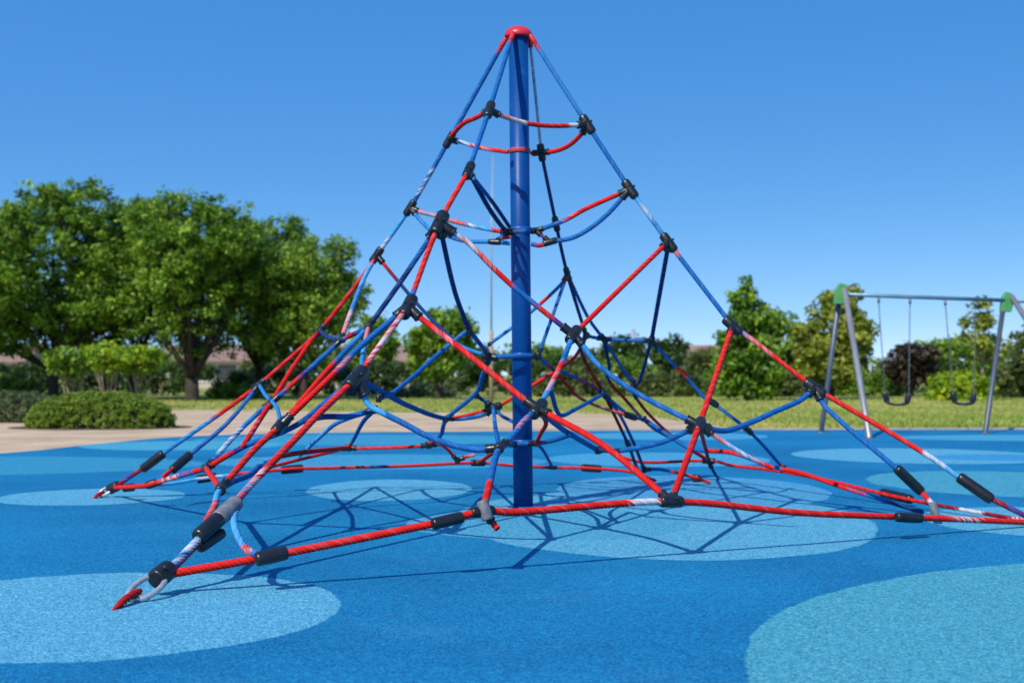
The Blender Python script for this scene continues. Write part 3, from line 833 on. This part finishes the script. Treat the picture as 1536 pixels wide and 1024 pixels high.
def limb(mb, a, b, r0, r1, bend=.12, n=7, sides=8):
    a = np.asarray(a, float); b = np.asarray(b, float)
    L = np.linalg.norm(b - a)
    off = rng.normal(0, bend * L, 3); off[2] *= .4
    P = [a + (b - a) * t + off * math.sin(math.pi * t) for t in np.linspace(0, 1, n)]
    mb.tube(P, np.linspace(r0, r1, n), sides)
    return P

def tree(name, label, cat, px, base_y, d, lobes, leaf_mat, bark, nclump, nleaf, lsize, clump_r=(.35, .6), trunk_r=.18, stems=1, split=.3, limbs=9, group=None, loc=None, branch_sub=2, up=.35):
    """lobes in metres relative to the trunk base"""
    if loc is None:
        loc = np.array([(px - 768) / F * d, d, 0.0])
    root = empty(name, tuple(float(v) for v in loc), label, cat, group)
    L = np.array(lobes, float); L[:, :3] += loc
    ztop = max(l[2] + l[5] for l in L)
    tk = MB()
    targets = [L[i % len(L), :3] + rng.normal(0, .25, 3) * L[i % len(L), 3:6] * [1, 1, .5] - [0, 0, L[i % len(L), 5] * .35] for i in range(limbs)]
    fork = loc + np.array([0, 0, split])
    for s in range(stems):
        st = loc + np.array([rng.uniform(-.5, .5), rng.uniform(-.5, .5), 0]) * trunk_r * (1.2 if stems > 1 else 0) + [0, 0, -.1]
        if stems == 1:
            tk.tube([st, st + [0, 0, .15], loc + [0, 0, .3], fork + [0, 0, .02]], [trunk_r * 1.3, trunk_r * 1.08, trunk_r * 1.0, trunk_r * .9], 12)
    for i, t in enumerate(targets):
        s0 = fork if stems == 1 else loc + np.array([rng.uniform(-1, 1), rng.uniform(-1, 1), 0]) * trunk_r - [0, 0, .05]
        r0 = trunk_r * rng.uniform(.34, .52)
        P = limb(tk, s0, t, r0, r0 * .3, .05, 8)
        for b in range(branch_sub):
            q = P[rng.integers(3, 7)]
            e = t + np.clip(rng.normal(0, .4, 3), -.7, .7) * L[i % len(L), 3:6] * [1, 1, .6]
            limb(tk, q, e, r0 * .38, r0 * .1, .1, 5, 6)
    tk.build('trunk', bark, root)
    cr = MB()
    cc = clump_centres(L, nclump, None)
    leaves(cr, cc, rng.uniform(*clump_r, nclump), nleaf, lsize, up)
    cr.build('crown', leaf_mat, root)
    return root

# the row of big trees on the left, about 50 m away (40 photo pixels to the metre)
TREEGRP = 'big leafy trees in the row on the left'
def big(px, d, top_y, wide, low, label, n=9000, **kw):
    s = F / d
    H = CH + (HZ - top_y) / s
    w = wide / s
    lo = CH + (HZ - low) / s
    mid = (H + lo) / 2; hh = (H - lo) / 2
    lob = [(0, 0, mid, w * .42, w * .42, hh * .9), (0, 0, mid + hh * .25, w * .36, w * .36, hh * .66)]
    for k in range(10):
        a = k / 10 * 2 * math.pi + rng.uniform(-.3, .3)
        zz = rng.uniform(-.75, .55)
        sc = math.sqrt(max(.2, 1 - zz * zz * .8))
        lob.append((math.cos(a) * w * .31 * sc, math.sin(a) * w * .31 * sc, mid + zz * hh * .85, w * rng.uniform(.15, .24), w * .2, hh * rng.uniform(.22, .36)))
    for k in range(7):                       # sprays of twigs along the top
        lob.append((rng.uniform(-.34, .34) * w, rng.uniform(-.2, .2) * w, H - hh * rng.uniform(.14, .42), w * .08, w * .08, hh * rng.uniform(.10, .17)))
    return tree('leafy_tree', label, 'tree', px, 600, d, lob, kw.pop('leaf', LEAF_DEEP), M_BARK, 980, int(n * 2.5), .085, (.2, .42), kw.pop('trunk_r', .17), split=kw.pop('split', 1.1), limbs=16, group=TREEGRP, **kw)
big(-70, 47, 300, 310, 560, 'large dark green tree cut off by the left edge of the picture', 12000)
big(80, 50, 262, 310, 552, 'tallest broad green tree near the left edge behind the yellow green small tree', 19000, trunk_r=.2)
big(198, 53, 286, 235, 565, 'dense green tree second in the row right of the tallest tree', 14000)
big(288, 49, 280, 255, 545, 'green vase shaped tree with dark multi stem trunk seen in full', 17000, trunk_r=.26, split=.8)
big(388, 54, 318, 215, 562, 'rounded green tree with thin dark trunk right of the multi stem tree', 14000)
big(455, 51, 350, 190, 560, 'lowest rounded green tree ending the row behind the net ropes', 13000, leaf=LEAF_MID)

# small yellow green trees in front of the row
def small_lime(px, d, top, wide, low, label, leaf=LEAF_LIME, bark=M_BARKL):
    s = F / d; H = CH + (HZ - top) / s; lo = CH + (HZ - low) / s; w = wide / s
    mid = (H + lo) / 2; hh = (H - lo) / 2
    lob = [(0, 0, mid, w * .42, w * .42, hh * .85)] + [(math.cos(a) * w * .28, math.sin(a) * w * .28, mid + rng.uniform(-.3, .4) * hh, w * .22, w * .22, hh * .45) for a in np.linspace(0, 5.4, 6)]
    return tree('small_tree', label, 'small tree', px, 600, d, lob, leaf, bark, 110, 3400, .085, (.14, .28), .085, 4, .3, 6, group='small yellow green trees before the tree row')
small_lime(163, 38, 511, 64, 560, 'small lime green tree with pale forked stems behind the clipped bush')
small_lime(208, 39, 517, 62, 565, 'small yellow tinted tree right of the pale stemmed lime tree')
small_lime(108, 41, 520, 78, 568, 'small brighter green tree left of the pale stemmed lime tree', LEAF_MID)

# shrubs
def shrub(name, label, cat, c, size, leaf_mat, nleaf, lsize, nclump=120, group=None, box=False, jitter=.06, clump=None):
    root = empty(name, tuple(float(v) for v in c), label, cat, group)
    mb = MB(); core = MB()
    sx, sy, sz = size
    n = nclump
    P = []
    while len(P) < n:
        d = rng.uniform(-1, 1, 3); d[2] = abs(d[2])
        q = (abs(d[0]) ** 4 + abs(d[1]) ** 4 + abs(d[2]) ** 3) if box else (abs(d[0]) ** 2.6 + abs(d[1]) ** 2.6 + abs(d[2]) ** 2.2)
        if .45 < q < 1: P.append(d)
    P = np.array(P) * [sx / 2, sy / 2, sz * .92] + c
    cr = clump if clump else min(sx, sy, sz) * .16
    leaves(mb, P, np.full(n, cr), nleaf, lsize, .5)
    mb.build('foliage', leaf_mat, root)
    for k in range(7):
        a = rng.uniform(0, 6.28)
        limb(core, c + [math.cos(a) * sx * .08, math.sin(a) * sy * .08, -.03], c + [math.cos(a) * sx * .3, math.sin(a) * sy * .3, sz * .6], .03, .012, .1, 5, 6)
    core.build('stems', M_BARK, root)
    return root
gb = ground(148, 643)
sheet('planting_bed', [(gb[0] - .2 + math.cos(a) * 1.7, gb[1] + .75 + math.sin(a) * 1.15) for a in np.linspace(0, 6.2, 26)], 0.002, M_SOIL)
shrub('clipped_bush', 'low wide clipped green bush at the edge of the sandy path', 'bush', gb + [-.2, .8, 0], (2.75, 1.7, .72), LEAF_BUSH, 110000, .017, 2000, clump=.06)
gb2 = ground(18, 634)
shrub('clipped_bush', 'grey green clipped bush partly hidden behind the larger bush', 'bush', gb2 + [-.3, .8, 0], (2.3, 1.7, .66), LEAF_GREY, 34000, .022, 600, clump=.09)

# dark hedge and background planting
def bg_shrub(px, d, top, wide, leaf, label, name='shrub', nleaf=2600, deep=2.0, box=False, low=None, cat='shrub', group='shrubs along the far edge of the lawn'):
    s = F / d; H = CH + (HZ - top) / s
    loc = np.array([(px - 768) / F * d, d, -.01])
    return shrub(name, label, cat, loc, (wide / s, deep, H), leaf, nleaf, .10, 90, group, box, clump=.34)
hg = 'clipped dark hedges behind the trees'
bg_shrub(60, 60, 543, 190, LEAF_HEDGE, 'dark hedge behind the small trees at the left edge', 'hedge', 5000, 2.0, True, cat='hedge', group=hg)
bg_shrub(250, 61, 543, 190, LEAF_HEDGE, 'dark hedge behind the multi stem tree', 'hedge', 5000, 2.0, True, cat='hedge', group=hg)
bg_shrub(440, 60, 545, 200, LEAF_HEDGE, 'dark hedge below the last tree of the row and left of the mast', 'hedge', 5000, 2.0, True, cat='hedge', group=hg)
bg_shrub(590, 62, 540, 130, LEAF_HEDGE, 'dark hedge left of the round tree near the mast', 'hedge', 5000, 2.0, True, cat='hedge', group=hg)
bg_shrub(775, 62, 528, 170, LEAF_HEDGE, 'tall dark hedge right behind the blue mast', 'hedge', 5000, 2.0, True, cat='hedge', group=hg)
bg_shrub(862, 58, 545, 120, LEAF_OLIVE, 'brownish green shrub just right of the mast')
bg_shrub(940, 60, 530, 120, LEAF_MID, 'green shrub below the two small round trees')
bg_shrub(1005, 58, 553, 110, LEAF_OLIVE, 'olive shrub between the small round trees and the pointed tree')
bg_shrub(1062, 60, 560, 90, LEAF_MID, 'low green shrub left of the pointed tree')
bg_shrub(1175, 58, 553, 90, LEAF_OLIVE, 'low olive shrub between pointed tree and golden tree')
bg_shrub(1300, 60, 548, 100, LEAF_MID, 'green shrub right of the golden tree')
bg_shrub(1440, 50, 553, 88, LEAF_LIME, 'bright lime shrub behind the right hand swing seat', nleaf=3600)
bg_shrub(1520, 56, 545, 90, LEAF_OLIVE, 'olive shrub at the right edge of the lawn')
bg_shrub(1400, 63, 535, 130, LEAF_HEDGE, 'dark green shrub behind the lime shrub')
bg_shrub(640, 56, 580, 90, LEAF_GREY, 'low grey shrub at the foot of the round tree', nleaf=1500)
bg_shrub(350, 52, 577, 70, LEAF_MID, 'low light green shrub right of the multi stem trunk', nleaf=1500)
bg_shrub(20, 52, 560, 80, LEAF_MID, 'green shrub below the house at the left edge', nleaf=2000)

BG = 'trees beyond the far lawn'
def far_tree(px, d, top, wide, low, leaf, label, n=5000, name='park_tree', trunk_r=.14, kind='round', lsize=.13, clumps=170, bark=M_BARK, up=.35):
    s = F / d; H = CH + (HZ - top) / s; lo = CH + (HZ - low) / s; w = wide / s
    mid = (H + lo) / 2; hh = (H - lo) / 2
    lob = []
    if kind == 'round':
        lob = [(0, 0, mid, w * .40, w * .4, hh * .88)]
        for k in range(8):
            a = rng.uniform(0, 6.28); z = rng.uniform(-.5, .6)
            lob.append((math.cos(a) * w * .28, math.sin(a) * w * .28, mid + z * hh, w * .2, w * .2, hh * .34))
    elif kind == 'cone':
        for k in range(9):
            t = k / 8; ww = w * .5 * (1 - t) ** .75 * (1.0 if t > .12 else .8) + w * .05
            lob.append((rng.normal(0, w * .04), rng.normal(0, w * .04), lo + (H - lo) * (t * .93 + .04), ww * .9, ww * .9, hh * .18))
        for k in range(10):
            t = rng.uniform(.05, .7); a = rng.uniform(0, 6.28); ww = w * .42 * (1 - t) ** .75
            lob.append((math.cos(a) * ww, math.sin(a) * ww, lo + (H - lo) * t, w * .13, w * .13, hh * .16))
    elif kind == 'sparse':
        for k in range(16):
            t = rng.uniform(0, 1); a = rng.uniform(0, 6.28); ww = w * .45 * (1 - t) ** .6 + .05 * w
            lob.append((math.cos(a) * ww * rng.uniform(.4, 1), math.sin(a) * ww * rng.uniform(.4, 1), lo + (H - lo) * t, w * .11, w * .11, hh * .09))
    return tree(name, label, 'tree', px, 600, d, lob, leaf, bark, clumps, n, lsize, (.22, .5), trunk_r, 1, min(lo + .3, H * .4) if kind != 'cone' else H * .25, 10, BG, None, 1, up)
far_tree(660, 52, 456, 120, 585, LEAF_MID, 'round light green tree left of the blue mast', 6500)
far_tree(1121, 50, 423, 112, 585, LEAF_DEEP, 'pointed dark green tree left of the golden tree', 7500, kind='cone')
far_tree(1172, 60, 462, 90, 575, LEAF_MID, 'light green tree standing behind the pointed tree', 4500)
far_tree(1246, 52, 418, 140, 598, LEAF_GOLD, 'olive gold bushy tree behind the left leg of the swing frame', 9500)
far_tree(930, 66, 500, 80, 565, LEAF_HEDGE, 'small dark round tree right of the mast far away', 3500)
far_tree(1003, 70, 497, 66, 560, LEAF_HEDGE, 'small dark tree beside the thin far tree', 3000)
far_tree(1366, 58, 510, 78, 588, LEAF_PURP, 'dark maroon leaved tree behind the left swing', 4500)
far_tree(1395, 68, 505, 90, 580, LEAF_DEEP, 'dark green tree right behind the maroon tree', 3500)
far_tree(1474, 50, 452, 86, 560, LEAF_GOLD, 'thin sparse young tree showing sky behind the right swing', 1700, kind='sparse', trunk_r=.07, lsize=.10, clumps=70, bark=M_BARKL)
far_tree(1450, 64, 505, 100, 575, LEAF_MID, 'mid green tree behind the sparse young tree', 4000)
far_tree(1545, 54, 490, 90, 580, LEAF_OLIVE, 'olive tree cut off by the right edge of the picture', 4500)
far_tree(1050, 74, 520, 60, 570, LEAF_OLIVE, 'small olive tree in front of the pinkish house', 2200)
far_tree(800, 72, 512, 110, 575, LEAF_DEEP, 'dark green low tree hidden behind the blue mast', 3000)
far_tree(560, 66, 470, 90, 575, LEAF_DEEP, 'green tree seen through the left ropes of the net', 3500)
far_tree(880, 70, 522, 80, 575, LEAF_OLIVE, 'olive low tree between the mast and the small dark tree', 2500)
far_tree(720, 74, 515, 80, 575, LEAF_OLIVE, 'brownish green low tree between round tree and mast', 2500)

# houses far behind
def house(label, px, d, wide, deep, eave, ridge, rz=0):
    loc = np.array([(px - 768) / F * d, d, 0.0])
    root = empty('house', tuple(loc), label, 'house', 'houses behind the park')
    w, dp = wide / 2, deep / 2
    wl = MB(); wl.box(loc + [0, 0, eave / 2 - .1], (wide, deep, eave + .2)); 
    wl.add([loc + [-w, -dp, eave], loc + [-w, dp, eave], loc + [-w, 0, ridge - .1], loc + [w, -dp, eave], loc + [w, dp, eave], loc + [w, 0, ridge - .1]], [(0, 2, 1), (3, 4, 5)])
    wall = wl.build('wall', M_WALL, root, False)
    rf = MB(); ov = .45; t = .14
    for sgn in (-1, 1):
        e = loc + [0, sgn * (dp + ov), eave - ov * (ridge - eave) / dp]; r = loc + [0, 0, ridge]
        vs = []
        for dz in (0, t):
            vs += [e + [-w - ov, 0, dz], e + [w + ov, 0, dz], r + [w + ov, sgn * -.004, dz], r + [-w - ov, sgn * -.004, dz]]
        rf.add(vs, [(0, 1, 2, 3), (7, 6, 5, 4), (0, 4, 5, 1), (1, 5, 6, 2), (3, 2, 6, 7), (0, 3, 7, 4)])
    roof = rf.build('roof', M_ROOF, root, False)
    for k in (-.55, 0, .55):
        fr = MB(); fr.box(loc + [k * w, -dp - .02, eave * .56], (1.5, .1, 1.3)); fo = fr.build('window', M_WHITE, root, False)
        g = MB(); g.box(loc + [k * w, -dp - .075, eave * .56], (1.3, .02, 1.1)); g.build('pane', M_GLASS, fo, False)
    return root
house('beige house with brown roof far behind the multi stem tree', 322, 95, 6.0, 7, 1.9, 2.9)
house('pale house behind the trees at the left edge', 8, 100, 5, 7, 1.9, 3.0)
house('pinkish brown house left of the pointed tree', 1075, 105, 5, 6, 1.9, 3.1)
house('brown roofed house left of the round tree and far behind the ropes', 560, 100, 6, 7, 1.9, 3.0)

# slim pole behind the mast
pd = 44.0; pb = at(737, 0, pd); pb[2] = 0
pole = empty('pole', tuple(float(v) for v in pb), 'slim grey pole with tan lower part standing left of the mast beyond the path', 'pole')
mb = MB(); mb.tube([pb + [0, 0, 2.2], pb + [0, 0, 5], pb + [.05, 0, 8.2]], [.034, .026, .014], 10); mb.build('shaft', M_POLE, pole)
mb = MB(); mb.tube([pb + [0, 0, -.1], pb + [0, 0, 2.4], pb + [0, 0, 2.42]], [.075, .065, .05], 12); mb.build('post_base', M_POLEB, pole)
bg_shrub(130, 66, 520, 150, LEAF_OLIVE, 'olive shrub mass behind the lime green small tree', nleaf=4000)
bg_shrub(240, 70, 525, 90, LEAF_MID, 'light green shrub left of the multi stem trunk far back', nleaf=3000)
bg_shrub(410, 66, 522, 130, LEAF_OLIVE, 'olive shrub mass right of the multi stem trunk', nleaf=4000)
bg_shrub(500, 64, 515, 110, LEAF_MID, 'tall green shrub mass at the end of the tree row', nleaf=4000)
bg_shrub(1300, 68, 535, 130, LEAF_DEEP, 'deep green shrub mass behind the grey swing leg', nleaf=4000)
bg_shrub(1230, 66, 540, 120, LEAF_OLIVE, 'olive shrub mass at the foot of the golden tree', nleaf=4000)
bg_shrub(1500, 66, 520, 120, LEAF_DEEP, 'deep green shrub mass behind the dark swing leg', nleaf=4000)
bg_shrub(905, 74, 530, 150, LEAF_OLIVE, 'distant olive shrub mass right of the mast', nleaf=4000)
bg_shrub(1010, 80, 533, 120, LEAF_GREY, 'distant grey green shrub mass left of the pink house', nleaf=3000)
bg_shrub(690, 72, 530, 150, LEAF_HEDGE, 'distant dark shrub mass left of the mast', nleaf=4000)
pd = 66.0; pb = at(950, 0, pd); pb[2] = 0
p2 = empty('utility_pole', tuple(float(v) for v in pb), 'short grey utility pole between the two small dark trees right of the mast', 'pole')
mb = MB(); mb.tube([pb + [0, 0, -.1], pb + [0, 0, 3.2]], [.11, .09], 10); mb.build('shaft', M_POLE, p2)

# grass tufts on the lawn: nobody could count them
gm = leaf_material('grass_blades', (.18, .28, .035), (.34, .37, .08), (.52, .45, .16), .3)
def grass(n, x0, x1, y0, y1, keep):
    mb = MB()
    y = y0 + (y1 - y0) * rng.uniform(0, 1, n) ** 1.6; x = rng.uniform(x0, x1, n) * (y / y1)
    ok = np.array([keep(a, b) for a, b in zip(x, y)])
    x, y = x[ok], y[ok]; n = len(x)
    h = rng.uniform(.03, .085, n); w = rng.uniform(.012, .03, n); a = rng.uniform(0, 6.28, n)
    lx, ly = rng.normal(0, .03, n), rng.normal(0, .03, n)
    ca, sa = np.cos(a) * w, np.sin(a) * w
    z0 = np.full(n, -.012)
    v = np.stack([np.stack([x - ca, y - sa, z0], 1), np.stack([x + ca, y + sa, z0], 1), np.stack([x + lx, y + ly, h], 1)], 1)
    patch = .5 + .28 * np.sin(x * .35 + 1) * np.cos(y * .22) + .15 * np.sin(x * 1.1 + y * .6)
    tv = np.clip(patch + rng.normal(0, .2, n), 0, 1)
    c = np.ones((n, 3, 4)); c[:, :, :3] = tv[:, None, None]
    mb.add(v.reshape(-1, 3), np.arange(n * 3).reshape(-1, 3).tolist(), c.reshape(-1, 4))
    tag(mb.build('grass', gm, None, False), 'short dry green lawn grass beyond the blue surface', 'grass', kind='stuff')
def inside(poly, x, y):
    c = False; j = len(poly) - 1
    for i in range(len(poly)):
        xi, yi = poly[i]; xj, yj = poly[j]
        if (yi > y) != (yj > y) and x < (xj - xi) * (y - yi) / (yj - yi) + xi: c = not c
        j = i
    return c
EDGE = np.array(arc_edge())
grass(60000, -24, 24, 23.5, 56, lambda x, y: y > np.interp(x, EDGE[:, 0], EDGE[:, 1]) + .2 and not inside(path_pts, x, y))

# ------------------------------------------------------------------ light, sky, camera
SUN_EL = math.radians(45); 
sun_from = np.array([-.62, -1.0])         # towards the sun, ground plane
sun_from /= np.linalg.norm(sun_from)
w = bpy.data.worlds.new('World'); SC.world = w; w.use_nodes = True
nt = w.node_tree; bg = nt.nodes['Background']
sky = nt.nodes.new('ShaderNodeTexSky'); sky.sky_type = 'NISHITA'; sky.sun_disc = False
sky.sun_elevation = SUN_EL
sky.sun_rotation = math.atan2(sun_from[0], sun_from[1])
sky.altitude = 0; sky.air_density = 1.0; sky.dust_density = .3; sky.ozone_density = 4.0
tc = nt.nodes.new('ShaderNodeTexCoord')
mp = nt.nodes.new('ShaderNodeVectorMath'); mp.operation = 'MULTIPLY_ADD'
mp.inputs[1].default_value = (1, 1, 2.6); mp.inputs[2].default_value = (0, 0, .125)
nm = nt.nodes.new('ShaderNodeVectorMath'); nm.operation = 'NORMALIZE'
nt.links.new(tc.outputs['Generated'], mp.inputs[0]); nt.links.new(mp.outputs[0], nm.inputs[0]); nt.links.new(nm.outputs[0], sky.inputs['Vector'])
tint = mix(nt, 1.0, sky.outputs['Color'], (.62, .86, 1.0), 'MULTIPLY')
sp = nt.nodes.new('ShaderNodeSeparateColor'); cb = nt.nodes.new('ShaderNodeCombineColor')
nt.links.new(tint, sp.inputs['Color'])
for ch, g, k in (('Red', 1.55, 1.8), ('Green', .88, 1.9), ('Blue', .5, 3.35)):      # a clear deep blue sky
    pw = nt.nodes.new('ShaderNodeMath'); pw.operation = 'POWER'; pw.inputs[1].default_value = g
    ml_ = nt.nodes.new('ShaderNodeMath'); ml_.operation = 'MULTIPLY'; ml_.inputs[1].default_value = k
    nt.links.new(sp.outputs[ch], pw.inputs[0]); nt.links.new(pw.outputs[0], ml_.inputs[0]); nt.links.new(ml_.outputs[0], cb.inputs[ch])
nt.links.new(cb.outputs['Color'], bg.inputs['Color'])
bg.inputs['Strength'].default_value = .135
sl = bpy.data.lights.new('sun', 'SUN'); sl.energy = 4.9; sl.angle = math.radians(.53); sl.color = (1, .945, .84)
so = bpy.data.objects.new('sun', sl); COL.objects.link(so)
v = Vector((sun_from[0] * math.cos(SUN_EL), sun_from[1] * math.cos(SUN_EL), math.sin(SUN_EL)))
so.rotation_euler = v.to_track_quat('Z', 'Y').to_euler()
so.location = (-4, -12, 14)

cam = bpy.data.cameras.new('camera'); co = bpy.data.objects.new('camera', cam); COL.objects.link(co)
co.location = (0, 0, CH); co.rotation_euler = (math.radians(90), 0, 0)
cam.sensor_width = 36; cam.lens = F / 1536 * 36
cam.shift_y = (HZ - 512) / 1536
cam.clip_end = 2000
cam.dof.use_dof = True; cam.dof.focus_distance = 6.9; cam.dof.aperture_fstop = 2.6
SC.camera = co
SC.view_settings.view_transform = 'Standard'; SC.view_settings.look = 'None'
SC.view_settings.exposure = 0; SC.view_settings.gamma = 1
